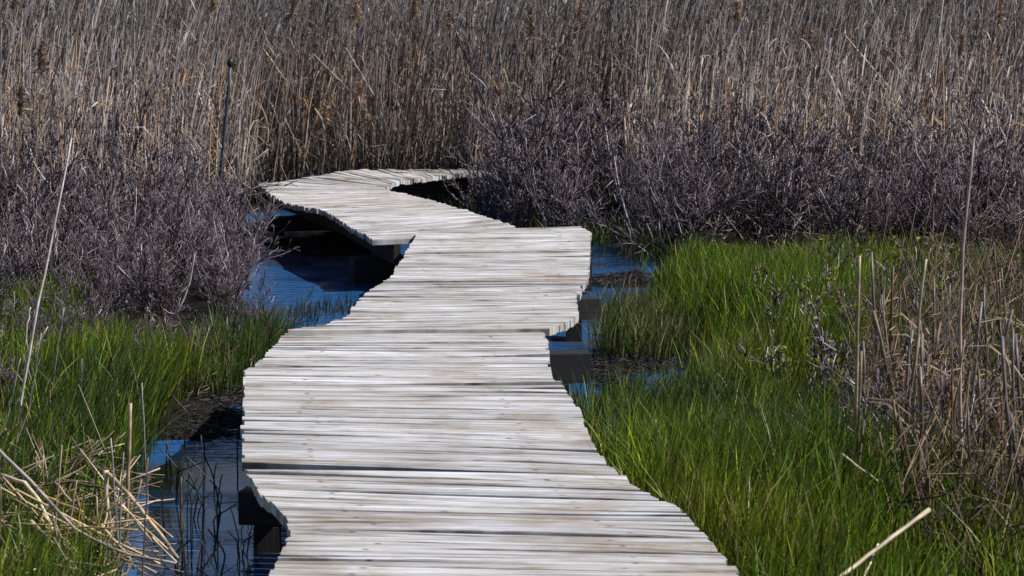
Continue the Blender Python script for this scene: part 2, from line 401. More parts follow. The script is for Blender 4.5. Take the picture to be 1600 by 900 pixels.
crossbeam(*SC[1:], 0.2, 0.0, 0.0); crossbeam(*SC[1:], 0.55, 0.0, 0.0)

_l = np.concatenate([q_[1] for q_ in secs[:4]]); _r = np.concatenate([q_[2] for q_ in secs[:4]])
DECKPOLY = np.concatenate([_l - [.03, 0, 0], (_r + [.07, 0, 0])[::-1]])
# ------------------------------------------------------------------ reed bed (uncountable)
def jit(n, s=0.25): return 1 + s * rng.randn(n, 1)
def reeds(n, xr, yr, name, hmin=1.9, hmean=2.75, front=None, width=0.0078, nleaf=5):
    x = rng.uniform(*xr, n); y = rng.uniform(*yr, n)
    if front is not None:
        k = y > front(x); x = x[k]; y = y[k]; n = len(x)
    dens = vnoise(x * 0.9 + 3, y * 0.9)
    k = rng.rand(n) < 0.45 + 0.8 * dens; x = x[k]; y = y[k]; n = len(x)
    h = np.clip(hmean + 0.38 * rng.randn(n), hmin - .4, 3.5)
    brk = rng.rand(n) < 0.16; h = np.where(brk, h * rng.uniform(.35, .8, n), h)
    a = np.clip(0.055 + 0.035 * rng.randn(n), -0.03, 0.16); lx = 0.03 * rng.randn(n); ly = 0.035 * rng.randn(n)
    K = 6; tt = np.linspace(0, 1, K)
    hz = h[:, None] * tt[None]
    P = np.stack([x[:, None] + lx[:, None] * hz + a[:, None] * hz ** 2, y[:, None] + ly[:, None] * hz, hz], -1)
    R = (width * np.clip(1 + .3 * rng.randn(n), .5, 1.8))[:, None] * (1 - 0.65 * tt)[None]
    tan = np.array([.335, .25, .18]); grey = np.array([.20, .185, .18]); org = np.array([.30, .155, .07]); drk = np.array([.08, .065, .06])
    u = rng.rand(n, 1)
    base = 1.38 * np.where(u < .42, tan, np.where(u < .72, grey, np.where(u < .84, org, drk))) * np.clip(jit(n, .3), .4, 1.8)
    top = np.array([.150, .136, .138]) * np.clip(jit(n, .35), .4, 1.9)
    f = np.clip((hz - 1.0) / 0.9, 0, 1)[:, :, None] * 0.85
    C = base[:, None, :] * (1 - f) + top[:, None, :] * f
    mb = MB(); mb.tubes(P, R, C, 3)
    # dead leaves
    m = n * nleaf; i = np.repeat(np.arange(n), nleaf)
    lh = rng.uniform(.05, .97, m) * h[i]
    p0 = np.stack([x[i] + lx[i] * lh + a[i] * lh ** 2, y[i] + ly[i] * lh, lh], -1)
    az = rng.uniform(0, 2 * math.pi, m); L_ = rng.uniform(.12, .42, m)
    dx = np.cos(az) * .45 + .35; dy = np.sin(az) * .5
    up0 = rng.uniform(.4, 1.6, m); sag = rng.uniform(.2, 2.0, m)
    ts = np.array([0, .35, .7, 1.0])
    Pl = np.stack([p0[:, 0, None] + dx[:, None] * L_[:, None] * ts, p0[:, 1, None] + dy[:, None] * L_[:, None] * ts, p0[:, 2, None] + L_[:, None] * (up0[:, None] * ts - sag[:, None] * ts ** 2)], -1)
    D = np.stack([-np.sin(az), np.cos(az), rng.uniform(-.6, .6, m)], -1); D /= np.linalg.norm(D, axis=1, keepdims=True)
    Wd = rng.uniform(.004, .010, m)[:, None] * np.array([.7, 1, .7, .1])
    lt = rng.rand(m, 1)
    Cl = np.where(lt < .5, tan * .9, np.where(lt < .8, grey, np.where(lt < .9, np.array([.45, .38, .32]), org))) * np.clip(1 + .3 * rng.randn(m, 1), .4, 1.8)
    fl = np.clip((lh - 1.1) / 0.9, 0, 1)[:, None] * .75 * (rng.rand(m, 1) > .06)
    Cl = Cl * (1 - fl) + np.array([.14, .128, .124]) * fl
    mb.ribbons(Pl, D, Wd, Cl)
    # loose seed heads on some
    return mb.build(name, M_reed), (x, y, h, a, lx, ly)
def front(x):
    px = x / 27 * 4000 + 800
    return np.where(px < 405, 25.0, np.where(px < 730, 26.35, 25.6)) + 0.25 * vnoise(x * 3, x * 0 + 2)
o, RD = reeds(24000, (-8.5, 8.5), (24.6, 36), 'reed_bed', front=front)
tag(o, 'dense bed of dry brown and grey reeds behind the boardwalk', 'reeds', kind='stuff')
o, _ = reeds(9000, (-26, 26), (36, 60), 'reed_bed', width=0.012, nleaf=3)
tag(o, 'far part of the dry reed bed reaching to the horizon', 'reeds', kind='stuff')

o, _ = reeds(1500, (1.0, 7), (23.0, 25.8), 'reed_bed', hmin=1.0, hmean=1.5)
tag(o, 'loose dead reeds mixed into the back of the right thicket', 'reeds', kind='stuff')
o, _ = reeds(900, (-6.5, -2.9), (20.5, 24.6), 'reed_bed', hmin=1.2, hmean=1.6)
tag(o, 'loose dead reeds mixed into the back of the left thicket', 'reeds', kind='stuff')
# ------------------------------------------------------------------ grass (uncountable)
def grass(n, poly, name, label, hfun, cfun, lean=(0.05, 0.0), wd=(.0018, .0038), dens=None):
    P = np.asarray(poly); x0, y0 = P[:, 0].min(), P[:, 1].min(); x1, y1 = P[:, 0].max(), P[:, 1].max()
    x = rng.uniform(x0, x1, n * 3); y = rng.uniform(y0, y1, n * 3)
    k = inpoly(x, y, poly)
    if dens is not None: k &= rng.rand(n * 3) < dens(x, y)
    k &= ~inpoly(x, y, DECKPOLY)
    x = x[k][:n]; y = y[k][:n]; n = len(x)
    # tufts
    cx = x + 0.05 * rng.randn(n); cy = y + 0.05 * rng.randn(n)
    h = hfun(x, y) * np.clip(1 + .28 * rng.randn(n), .35, 1.6)
    az = rng.uniform(0, 2 * math.pi, n); ln = np.abs(rng.randn(n)) * .16
    lx = np.cos(az) * ln + lean[0] + .10 * (vnoise(x * 1.1, y * 1.1 + 40) - .5); ly = np.sin(az) * ln + lean[1]
    cv = rng.uniform(.2, 1.0, n)
    ts = np.array([0, .4, .75, 1.0])
    f = ts[None] * (1 - cv[:, None]) + ts[None] ** 2.2 * cv[:, None] * 1.3
    zz = np.maximum(ground_z(x, y), -.06)
    Pp = np.stack([cx[:, None] + lx[:, None] * h[:, None] * f * 1.6, cy[:, None] + ly[:, None] * h[:, None] * f * 1.6, zz[:, None] + h[:, None] * ts * (1 - .12 * cv[:, None] * ts)], -1)
    a2 = rng.uniform(0, math.pi, n); D = np.stack([np.cos(a2), np.sin(a2), 0 * a2], -1)
    W_ = rng.uniform(*wd, n)[:, None] * np.array([.8, 1, .7, .08])
    C = cfun(x, y, n)
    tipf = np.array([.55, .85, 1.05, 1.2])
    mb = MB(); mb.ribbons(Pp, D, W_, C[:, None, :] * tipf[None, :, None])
    return tag(mb.build(name, M_grass), label, 'grass', kind='stuff')
PXN = lambda x, y: x / y * 4000 + 800
def gcol(x, y, n):
    a = np.array([.080, .148, .006]); b_ = np.array([.050, .100, .020]); c = np.array([.150, .165, .008]); d = np.array([.22, .17, .07])
    u = rng.rand(n, 1); bl = np.clip((vnoise(x * .9 + 17, y * .5 + 5) - .45) * 3.2, 0, 1)[:, None]; ye = np.clip((vnoise(x * 1.6 + 31, y * .8) - .5) * 2.5, 0, 1)[:, None]
    C = a * (1 - bl) + b_ * bl; C = C * (1 - ye * .7) + c * ye * .7
    C = np.where(u < .13, c * 1.7, np.where(u > .90, d, C))
    return C * np.clip(.88 + .42 * rng.randn(n, 1), .18, 2.1)
GR = gpoly([(1025, 478), (1090, 446), (1200, 462), (1400, 470), (1750, 480), (2000, 700), (2000, 1150), (1900, 1500), (1000, 1500), (900, 900), (862, 705), (950, 672), (1060, 655), (1100, 620), (1105, 570), (1055, 520)])
GL = gpoly([(-250, 525), (110, 525), (150, 570), (250, 585), (335, 582), (330, 605), (305, 622), (275, 640), (235, 680), (195, 740), (180, 800), (160, 900), (100, 1300), (-500, 1300)])
hR = lambda x, y: .13 + .22 * vnoise(x * 1.3, y * .8) + .06 * vnoise(x * 4, y * 4)
hL = lambda x, y: .12 + .22 * vnoise(x * 1.5 + 20, y * .9) + .06 * vnoise(x * 4, y * 4)
def dR(x, y):
    px = x / y * 4000 + 800
    return np.clip(1.1 - np.clip((px - 1300) / 260, 0, .62), 0, 1) * np.clip(2.4 * vnoise(x * 2.1 + 7, y * 1.3) - .25, .12, 1)
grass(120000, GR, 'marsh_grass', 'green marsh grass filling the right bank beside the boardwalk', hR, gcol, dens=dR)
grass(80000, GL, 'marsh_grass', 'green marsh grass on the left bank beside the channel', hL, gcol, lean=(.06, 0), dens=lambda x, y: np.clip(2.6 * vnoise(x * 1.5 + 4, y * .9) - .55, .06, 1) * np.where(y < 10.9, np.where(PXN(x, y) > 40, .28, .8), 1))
# sparse wet sedge in shallow water on the right and under the thicket edge
SD = gpoly([(905, 520), (930, 490), (1030, 480), (1045, 530), (1075, 560), (1060, 570), (930, 560)])
grass(2600, SD, 'sedge', 'thin olive sedge growing out of the shallow water right of the boardwalk', lambda x, y: .12 + .2 * vnoise(x * 3, y * 3), lambda x, y, n: np.where(rng.rand(n, 1) < .6, np.array([.06, .10, .02]), np.array([.20, .17, .07])) * np.clip(jit(n, .3), .4, 1.7))
SF = gpoly([(700, 345), (800, 345), (930, 372), (1030, 395), (1010, 425), (960, 395), (900, 385), (760, 352)])
grass(2600, SF, 'sedge', 'short green sedge at the water edge below the far thicket', lambda x, y: .14 + .2 * vnoise(x * 3, y * 3), lambda x, y, n: np.where(rng.rand(n, 1) < .6, np.array([.06, .11, .02]), np.array([.20, .16, .07])) * np.clip(jit(n, .3), .4, 1.7))
SL = gpoly([(425, 520), (470, 478), (540, 470), (560, 482), (500, 505), (440, 545), (395, 600), (385, 590)])
grass(420, SL, 'sedge', 'scattered dark sedge shoots standing in the pond beside the boardwalk', lambda x, y: .08 + .12 * vnoise(x * 3, y * 3), lambda x, y, n: np.where(rng.rand(n, 1) < .6, np.array([.03, .03, .018]), np.array([.05, .06, .02])) * np.clip(jit(n, .3), .4, 1.7))

SM = gpoly([(325, 575), (420, 560), (425, 540), (445, 545), (400, 600), (360, 625), (300, 640), (320, 610)])
grass(2600, SM, 'sedge', 'dark green sedge in the wet margin between the left grass and the deck', lambda x, y: .10 + .22 * vnoise(x * 3, y * 3), lambda x, y, n: np.where(rng.rand(n, 1) < .75, np.array([.045, .085, .012]), np.array([.13, .10, .05])) * np.clip(jit(n, .35), .3, 1.8))
# dead brown litter standing / lying between plants
def litter(n, poly, name, label, cols, hz=(.0, .12), ln=(.08, .35), steep=.25, r=(.0018, .004), mat=None, cat='litter'):
    P = np.asarray(poly); x = rng.uniform(P[:, 0].min(), P[:, 0].max(), n * 4); y = rng.uniform(P[:, 1].min(), P[:, 1].max(), n * 4)
    k = inpoly(x, y, poly); x = x[k][:n]; y = y[k][:n]; n = len(x)
    keep = rng.rand(n) < .25 + 1.0 * vnoise(x * 2.4, y * 1.7); x = x[keep]; y = y[keep]; n = len(x)
    z = np.maximum(ground_z(x, y), 0) + rng.uniform(*hz, n); az = rng.uniform(0, 2 * math.pi, n); L_ = rng.uniform(*ln, n); el = rng.randn(n) * steep
    ts = np.array([-.5, 0, .5]); bend = .12 * rng.randn(n)
    Pp = np.stack([x[:, None] + np.cos(az)[:, None] * L_[:, None] * ts + bend[:, None] * L_[:, None] * (ts == 0), y[:, None] + np.sin(az)[:, None] * L_[:, None] * ts, np.maximum(z[:, None] + el[:, None] * L_[:, None] * ts, 0.002)], -1)
    cols = np.asarray(cols); C = cols[rng.randint(0, len(cols), n)] * np.clip(jit(n, .35), .3, 1.9)
    mb = MB(); mb.tubes(Pp, rng.uniform(*r, n)[:, None] * np.array([1, 1, .6]), C, 3)
    return tag(mb.build(name, mat or M_reed), label, cat, kind='stuff')
DK = [(.012, .008, .008), (.02, .012, .012), (.010, .010, .012), (.035, .022, .02)]
litter(1500, gpoly([(255, 690), (300, 640), (400, 585), (395, 680), (330, 690)]), 'water_weed', 'dark matted water weed floating in the left channel', DK, (-.005, .02), (.03, .13), .3, (.0015, .0035), M_weed, 'weed')
litter(1500, gpoly([(430, 376), (520, 368), (620, 380), (608, 400), (500, 402), (430, 398)]), 'water_weed', 'dark reddish water weed along the far shore of the pond', DK + [(.10, .045, .03)], (-.005, .02), (.03, .13), .3, (.0015, .0035), M_weed, 'weed')
litter(1300, gpoly([(890, 570), (930, 545), (1060, 540), (1085, 565), (1060, 600), (930, 610)]), 'water_weed', 'dark glistening water weed in the shallow pool right of the boardwalk', DK, (-.005, .02), (.03, .13), .3, (.0015, .0035), M_weed, 'weed')
litter(700, gpoly([(920, 435), (1000, 425), (1010, 450), (930, 450)]), 'water_weed', 'thin dark weed in the small inlet below the thicket', DK, (-.005, .02), (.03, .13), .3, (.0015, .003), M_weed, 'weed')
TN = [(.34, .24, .14), (.25, .19, .13), (.45, .36, .24), (.18, .12, .08), (.12, .09, .07)]
litter(1700, gpoly([(-100, 780), (120, 760), (215, 780), (200, 890), (140, 1300), (-300, 1300)]), 'dead_litter', 'tan broken reed litter lying on the near left bank', TN, (0, .2), (.06, .4), .55, (.0016, .004))
litter(1800, gpoly([(-200, 525), (110, 525), (250, 575), (420, 570), (390, 610), (280, 660), (150, 600), (-200, 620)]), 'dead_litter', 'dark dead litter among the grass of the left bank', [(.10, .07, .05), (.05, .035, .03), (.2, .15, .1)], (0, .1), (.06, .3), .8, (.0015, .0035))
litter(8000, gpoly([(1330, 600), (1480, 500), (1800, 480), (1900, 700), (1900, 1000), (1500, 1010), (1340, 880)]), 'dead_litter', 'brown dead litter under the reed stand on the right bank', [(.12, .068, .036), (.08, .045, .024), (.05, .030, .018), (.03, .02, .015), (.22, .145, .075)], (0, .40), (.08, .42), 1.3, (.0014, .0034))
litter(6000, np.array([(-5, 25.2), (-2.6, 25.2), (-2.55, 26.4), (-.4, 26.4), (-.4, 25.8), (6, 25.8), (6, 28.5), (-5, 28.5)]), 'dead_litter', 'grey tan broken stems standing at the foot of the reed bed', [(.30, .24, .19), (.22, .18, .15), (.16, .13, .11), (.36, .27, .18)], (0, .75), (.15, .6), 2.5, (.003, .006))
litter(2500, gpoly([(700, 335), (800, 340), (940, 366), (1120, 420), (1700, 420), (1700, 370), (700, 310)]), 'dead_litter', 'pale dead stems lying at the foot of the right thicket', [(.40, .33, .26), (.28, .22, .17), (.15, .12, .10)], (0, .35), (.08, .35), .6, (.002, .0045))

# ------------------------------------------------------------------ leafless shrubs
def shrub_mesh(seed, hh=1.1, rad=.45, nst=11, leafy=0, dark=1.0):
    r = np.random.RandomState(seed)
    stems, tw1, tw2, tips = [], [], [], []
    def poly(p, d, L_, k, wob, grav=0.12):
        pts = [p]; d = d / np.linalg.norm(d)
        for i in range(k - 1):
            d = d + r.randn(3) * wob + np.array([0, 0, grav]); d /= np.linalg.norm(d)
            p = p + d * L_ / (k - 1); pts.append(p)
        return np.array(pts), d
    for s_ in range(nst):
        az = r.uniform(0, 2 * math.pi); el = r.uniform(.8, 1.5)
        p = np.array([r.randn() * rad * .25, r.randn() * rad * .25, -.05])
        d = np.array([math.cos(az) * math.cos(el), math.sin(az) * math.cos(el), math.sin(el)])
        P, _ = poly(p, d, hh * r.uniform(.5, 1.15), 6, .13, .10); stems.append(P)
        for b_ in range(9):
            f = r.uniform(.2, .98) * 5; i = int(f); i = min(i, 4); q_ = P[i] + (P[i + 1] - P[i]) * (f - i)
            dd = (P[i + 1] - P[i]); dd /= np.linalg.norm(dd); dd = dd + r.randn(3) * .42 + np.array([0, 0, .15])
            Q, _ = poly(q_, dd, hh * r.uniform(.18, .42), 4, .24, .10); tw1.append(Q)
            for c_ in range(4):
                f2 = r.uniform(.15, 1) * 3; j = min(int(f2), 2); q2 = Q[j] + (Q[j + 1] - Q[j]) * (f2 - j)
                d2 = (Q[j + 1] - Q[j]); d2 /= np.linalg.norm(d2); d2 = d2 + r.randn(3) * .45 + np.array([0, 0, .15])
                T_, _ = poly(q2, d2, hh * r.uniform(.06, .2), 3, .28, .10); tw2.append(T_); tips.append(T_[-1])
    pal = np.array([(.115, .080, .092), (.065, .046, .054), (.18, .140, .155), (.026, .019, .022), (.42, .37, .36), (.15, .092, .075)]) * dark
    pr = [.29, .25, .15, .19, .04, .08]
    cl = lambda n: pal[r.choice(6, n, p=pr)] * np.clip(1 + .25 * r.randn(n, 1), .5, 1.6)
    ms = MB(); ms.tubes(np.array(stems), .0115 * np.linspace(1, .4, 6)[None] * r.uniform(.7, 1.3, (len(stems), 1)), cl(len(stems)) * .75, 4)
    mt = MB(); mt.tubes(np.array(tw1), .0056 * np.linspace(1, .6, 4)[None], cl(len(tw1)), 3); mt.tubes(np.array(tw2), .0042 * np.linspace(1, .55, 3)[None], cl(len(tw2)), 3)
    ml = None
    if leafy:
        tp = np.array(tips); tp = tp[r.choice(len(tp), leafy)] + r.randn(leafy, 3) * .015
        d = r.randn(leafy, 3); d /= np.linalg.norm(d, axis=1, keepdims=True); w_ = np.cross(d, r.randn(leafy, 3)); w_ /= np.linalg.norm(w_, axis=1, keepdims=True)
        ts = np.array([0, .5, 1.0]); P = tp[:, None] + d[:, None] * ts[None, :, None] * .026
        ml = MB(); ml.ribbons(P, w_, .008 * np.array([.3, 1, .15])[None], np.array([.15, .19, .015]) * np.clip(1 + .3 * r.randn(leafy, 1), .4, 1.7))
    return ms, mt, ml
def make_shrub(seed, **k):
    ms, mt, ml = shrub_mesh(seed, **k)
    o = ms.build('leafy_shrub' if ml else 'bare_shrub', M_twig)
    mt.build('twigs', M_twig, o)
    if ml: ml.build('leaves', M_leaf, o)
    return o
protos = [make_shrub(s, hh=h_, nst=n_) for s, h_, n_ in ((1, 1.05, 12), (2, 1.15, 12), (3, 1.0, 13), (4, 1.2, 11), (5, .95, 13))]
leafy = [make_shrub(s, hh=h_, nst=7, leafy=lf, rad=.5) for s, h_, lf in ((21, .5, 240), (22, .45, 260))]
used = {}
def put_shrub(i, lst, x, y, sc, label, group, cat='shrub', rz=None):
    src = lst[i % len(lst)]; key = src.name
    z = max(float(ground_z(np.array([x]), np.array([y]))[0]), 0.0)
    rz = random.uniform(0, 6.28) if rz is None else rz; s3 = (sc * random.uniform(.95, 1.15), sc * random.uniform(.95, 1.15), sc)
    if key not in used:
        used[key] = 1; src.location = (x, y, z); src.rotation_euler = (0, 0, rz); src.scale = s3
        return tag(src, label, cat, group)
    return dup(src, (x, y, z), rz, s3, label, cat, group)
# marked shrubs first
sp = lambda px, y: px_x(px, y)
def px_x(px, y): return (px - 800) / 4000.0 * (y / math.cos(TH) * 1.0)
put_shrub(3, protos, px_x(822, 24.4), 24.4, 1.4, 'tall dark branching bare shrub right beside the far end of the boardwalk', None)
put_shrub(0, protos, px_x(776, 23.9), 23.9, .75, 'bare shrub half hiding the far deck end where the boardwalk turns right', None)
put_shrub(1, protos, px_x(345, 17.2), 17.2, .55, 'low grey bare shrub overhanging the left shore of the pond', None)
put_shrub(2, protos, px_x(362, 18.8), 18.8, .65, 'twiggy bare shrub at the pond edge left of the blue water', None)
nS = 0
def scatter(bounds, step, inside, hscale, label, group):
    global nS
    (x0, x1), (y0, y1) = bounds; yy = y0
    while yy < y1:
        xx = x0
        while xx < x1:
            x = xx + random.uniform(-.5, .5) * step; y = yy + random.uniform(-.5, .5) * step
            if inside(x, y):
                put_shrub(nS, protos, x, y, hscale(x, y) * random.uniform(.72, 1.25), label(x, y), group); nS += 1
            xx += step
        yy += step
PXY = lambda x, y: x / y * 4000 * 1.0 + 800
def inR(x, y):
    px = PXY(x, y)
    if px < 782 or px > 1730: return False
    yf = np.interp(px, [735, 900, 1050, 1250, 1700], [24.4, 22.6, 20.9, 20.2, 20.2]); yb = np.interp(px, [735, 900, 1100, 1700], [25.7, 26.2, 27.0, 27.5])
    return yf < y < yb
def hR_(x, y): return float(np.interp(PXY(x, y), [735, 880, 1000, 1600], [1.02, .95, .88, .95])) * float(np.interp(y, [20, 23, 27], [.72, 1.0, 1.12]))
scatter(((-.6, 7), (20, 28)), .62, inR, hR_, lambda x, y: 'purple grey bare shrub in the front row of the right thicket above the grass' if y < 22 else 'purple grey bare shrub deep in the right thicket below the reeds', 'bare shrubs of the right thicket')
def inL(x, y):
    px = PXY(x, y)
    if px < -140 or px > 385: return False
    yf = np.interp(px, [-140, 100, 250, 330, 425], [15.6, 15.6, 15.6, 16.4, 18.2]); yb = np.interp(px, [-140, 200, 300, 400], [26, 25.5, 24.8, 24.2])
    if px > 350 and y > 21.5: return False
    return yf < y < yb
def hL_(x, y): return float(np.interp(PXY(x, y), [0, 260, 340, 425], [1.0, .92, .72, .55])) * float(np.interp(y, [15.5, 18, 20, 25], [.5, .72, .82, 1.05]))
scatter(((-5.6, -1.3), (15.4, 26)), .58, inL, hL_, lambda x, y: 'grey bare shrub in the front of the left thicket above the green grass' if y < 18 else 'purple grey bare shrub deep in the left thicket before the reeds', 'bare shrubs of the left thicket')
for k, (px, y, sc) in enumerate([(40, 14.4, .42), (95, 14.0, .36), (-20, 13.6, .4), (130, 14.8, .4), (255, 14.3, .34), (300, 14.0, .3), (215, 13.3, .28), (350, 14.6, .33), (400, 15.6, .36), (10, 12.8, .34)]):
    put_shrub(k, protos, px_x(px, y), y, sc, 'low dark bare brush growing up through the green grass on the left bank', 'low bare brush in the left grass')
# leafy low shrubs in the right stand
for k, (px, y) in enumerate([(1290, 14.6), (1345, 14.0), (1400, 15.5), (1455, 15.2), (1510, 14.6), (1580, 14.2), (1320, 12.4), (1375, 11.9), (1430, 12.8), (1255, 15.8), (1560, 12.2), (1480, 11.4), (1330, 17), (1460, 17.5), (1600, 17)]):
    put_shrub(k, leafy, px_x(px, y), y, random.uniform(.8, 1.1), 'small shrub with yellow green young leaves among the dead reeds on the right', 'leafy small shrubs of the right bank')
for k, (px, y) in enumerate([(1390, 10.6), (1460, 10.2), (1590, 11.2), (1500, 12.5)]):
    put_shrub(k, protos, px_x(px, y), y, random.uniform(.42, .58), 'low brown bare shrub tangled into the dead reed stand on the right', 'low bare shrubs of the right bank')
for p in protos + leafy:
    if p.name not in used: print('unused', p.name)

# ------------------------------------------------------------------ single reeds, stalks, branches
TAN = np.array([.40, .29, .17]); PALE = np.array([.62, .50, .33]); GREY = np.array([.28, .24, .22]); BRN = np.array([.17, .11, .07]); ORG = np.array([.36, .19, .085])
def plume_mb(p, d, L_=.26, col=ORG, n=70, seed=0):
    r = np.random.RandomState(seed); d = np.asarray(d, float); d /= np.linalg.norm(d); mb = MB()
    f = r.uniform(0, 1, n); st = np.asarray(p) + d * (f[:, None] * L_)
    dv = d[None] * r.uniform(.5, 1.1, (n, 1)) + r.randn(n, 3) * .5 + np.array([.35, 0, -.05]); dv /= np.linalg.norm(dv, axis=1, keepdims=True)
    ln = r.uniform(.05, .14, n) * (1 - .55 * f)
    ts = np.array([0, .5, 1.]); P = st[:, None] + dv[:, None] * ln[:, None, None] * ts[None, :, None]; P[:, :, 2] -= (ln[:, None] * ts ** 2) * .35
    w_ = np.cross(dv, r.randn(n, 3)); w_ /= np.linalg.norm(w_, axis=1, keepdims=True)
    mb.ribbons(P, w_, r.uniform(.003, .007, (n, 1)) * np.array([.6, 1, .2]), col * np.clip(1 + .3 * r.randn(n, 1), .4, 1.6)); return mb
cnt = [0]
def reed(pts, r0=.005, col=TAN, label=None, group=None, name='reed_stalk', cat='reed', r1=None, plume=None, nodes=True, K=9, wob=.0014):
    """a single stem through 3D points; a thing of its own"""
    cnt[0] += 1; r = np.random.RandomState(100 + cnt[0])
    pts = np.array(pts, float); s = np.concatenate([[0], np.cumsum(np.linalg.norm(np.diff(pts, axis=0), axis=1))])
    t_ = np.linspace(0, s[-1], K if len(pts) < 3 else 13); P = np.stack([np.interp(t_, s, pts[:, k]) for k in range(3)], -1)
    P[1:-1] += r.randn(len(t_) - 2, 3) * wob
    R = np.linspace(r0, r1 if r1 is not None else r0 * .65, len(t_))
    C = np.asarray(col)[None, :] * np.clip(1 + .22 * r.randn(len(t_), 1), .5, 1.5)
    mb = MB(); org = pts[0]
    mb.tubes(P[None] - org, R[None], C[None], 5)
    o = mb.build(name, M_reed); o.location = org
    tag(o, label, cat, group)
    if plume is not None:
        d = P[-1] - P[-2]; pm = plume_mb(P[-1] - org - d / np.linalg.norm(d) * .05, d, plume, np.array([.30, .20, .125]) * r.uniform(.7, 1.3), 200, cnt[0]); pm.build('seed_head', M_reed, o)
    return o
def reed_px(a, b_, d0, d1, **k):
    return reed([at_d(a[0], a[1], d0), at_d(b_[0], b_[1], d1)], **k)
# left foreground
LF = 0.94
reed([at_d(15, 730, 11.6), at_d(60, 470, 11.6), at_d(92, 320, 11.7), at_d(112, 215, 11.8)], .009, GREY * 1.9, 'tall thin grey stalk leaning right in front of the left thicket', r1=.004)
reed([at_d(198, 900, 10.0), at_d(200, 760, 10), at_d(204, 630, 10)], .0085, TAN, 'upright tan reed stub standing on the left bank by the channel', r1=.008)
reed([at_d(36, 930, 9.3), at_d(46, 838, 9.3)], .013, GREY * .9, 'short thick grey reed stump at the bottom left corner')
reed([at_d(-10, 695, 9.9 * LF), at_d(60, 765, 9.7 * LF), at_d(120, 830, 9.5 * LF), at_d(200, 868, 9.4 * LF), at_d(275, 880, 9.4 * LF)], .0075, np.array([.36, .31, .26]), 'long grey fallen reed sagging across the left bank to the water', name='fallen_reed')
reed_px((48, 815), (135, 905), 9.1, 8.8, r0=.010, col=PALE, label='pale yellow fallen reed stub lowest at the left edge', name='fallen_reed')
reed([at_d(166, 738, 10 * LF), at_d(200, 772, 9.9 * LF), at_d(240, 820, 9.7 * LF), at_d(278, 872, 9.5 * LF)], .009, TAN * 1.2, 'tan fallen reed sloping down to the channel edge', name='fallen_reed')
reed([at_d(165, 735, 10 * LF), at_d(168, 800, 10 * LF), at_d(160, 830, 9.95 * LF)], .011, PALE * .9, 'bent reed leaf hanging from the fallen tan reed', name='fallen_reed', r1=.003)
reed([at_d(0, 742, 10.0 * LF), at_d(40, 755, 9.9 * LF), at_d(62, 785, 9.8 * LF), at_d(82, 828, 9.7 * LF)], .009, PALE, 'kinked pale reed lying on the left bank grass', name='fallen_reed')
reed([at_d(40, 762, 10.3 * LF), at_d(110, 752, 10.3 * LF), at_d(170, 765, 10.2 * LF), at_d(235, 775, 10.2 * LF)], .006, BRN * 1.2, 'dark brown twig lying level across the fallen reeds', name='fallen_twig', cat='twig')
for k, (a, b_, c) in enumerate([((100, 825), (250, 880), TAN), ((20, 780), (150, 850), GREY), ((130, 880), (170, 770), TAN), ((60, 880), (260, 868), BRN), ((185, 785), (262, 858), PALE), ((90, 800), (240, 905), TAN), ((5, 850), (110, 905), GREY), ((140, 815), (205, 775), PALE), ((215, 795), (270, 840), TAN), ((170, 870), (290, 895), GREY), ((-20, 800), (60, 850), TAN), ((120, 775), (150, 900), BRN), ((60, 770), (130, 800), TAN), ((220, 820), (300, 905), PALE), ((150, 840), (280, 850), GREY)] + [((random.uniform(-10, 190), random.uniform(745, 860)), (random.uniform(90, 270), random.uniform(800, 905)), random.choice([TAN, PALE, TAN, GREY])) for _ in range(18)]):
    d = random.uniform(8.9, 9.5); reed_px(a, b_, d + .1, d, r0=random.uniform(.0035, .006), col=np.asarray(c) * np.array([1.1, 1.0, .85]), label='thin dead reed in the tangle of fallen reeds at the lower left', group='fallen reeds tangled on the left bank', name='fallen_reed')
for k in range(22):
    px = random.uniform(-10, 245); yb = random.uniform(780, 960); d = 4000 * ZC / yb; x, y, z = at(px, yb)
    if random.random() < .3: continue
    h_ = random.uniform(.25, .6); reed([(x, y, -.05), (x + random.gauss(.02, .05), y, h_)], random.uniform(.003, .005), random.choice([TAN, GREY, BRN, TAN]), 'thin dead stem standing in the grass of the near left bank', 'dead stems standing on the left bank')
for px0, px1, y0, y1, d in [(25, 65, 700, 520, 11.2), (72, 100, 620, 480, 12.5), (2, 32, 640, 560, 11.5), (125, 128, 640, 560, 12)]:
    reed_px((px0, y0 + 60), (px1, y1), d, d, r0=.0045, col=GREY, label='slim grey reed rising from the left grass', group='slim reeds rising from the left grass')
# stems standing in the left channel
for k in range(48):
    px = random.uniform(255, 385); yb = random.uniform(690, 1010); x, y, z = at(px, yb)
    if not inpoly(np.array([x]), np.array([y]), WATER)[0] or px > 250 + (yb - 600) * .55 + 60 and yb < 720: continue
    h_ = random.uniform(.1, .42) * (1.0 if px < 330 else .7); reed([(x, y, -.1), (x + random.gauss(.01, .02), y, h_ * .6), (x + random.gauss(.03, .06), y, h_)], random.uniform(.0022, .0048), random.choice([BRN * .3, BRN * .25, BRN * .5, np.array([.03, .045, .015])]), 'dark stem standing in the water of the left channel', 'dark stems standing in the left channel', name='marsh_stem', cat='stem', wob=.001)
reed([at_d(285, 880, 9.9), at_d(283, 745, 9.9)], .006, BRN * .8, 'brown reed with a ragged hanging leaf standing in the channel', r1=.005)
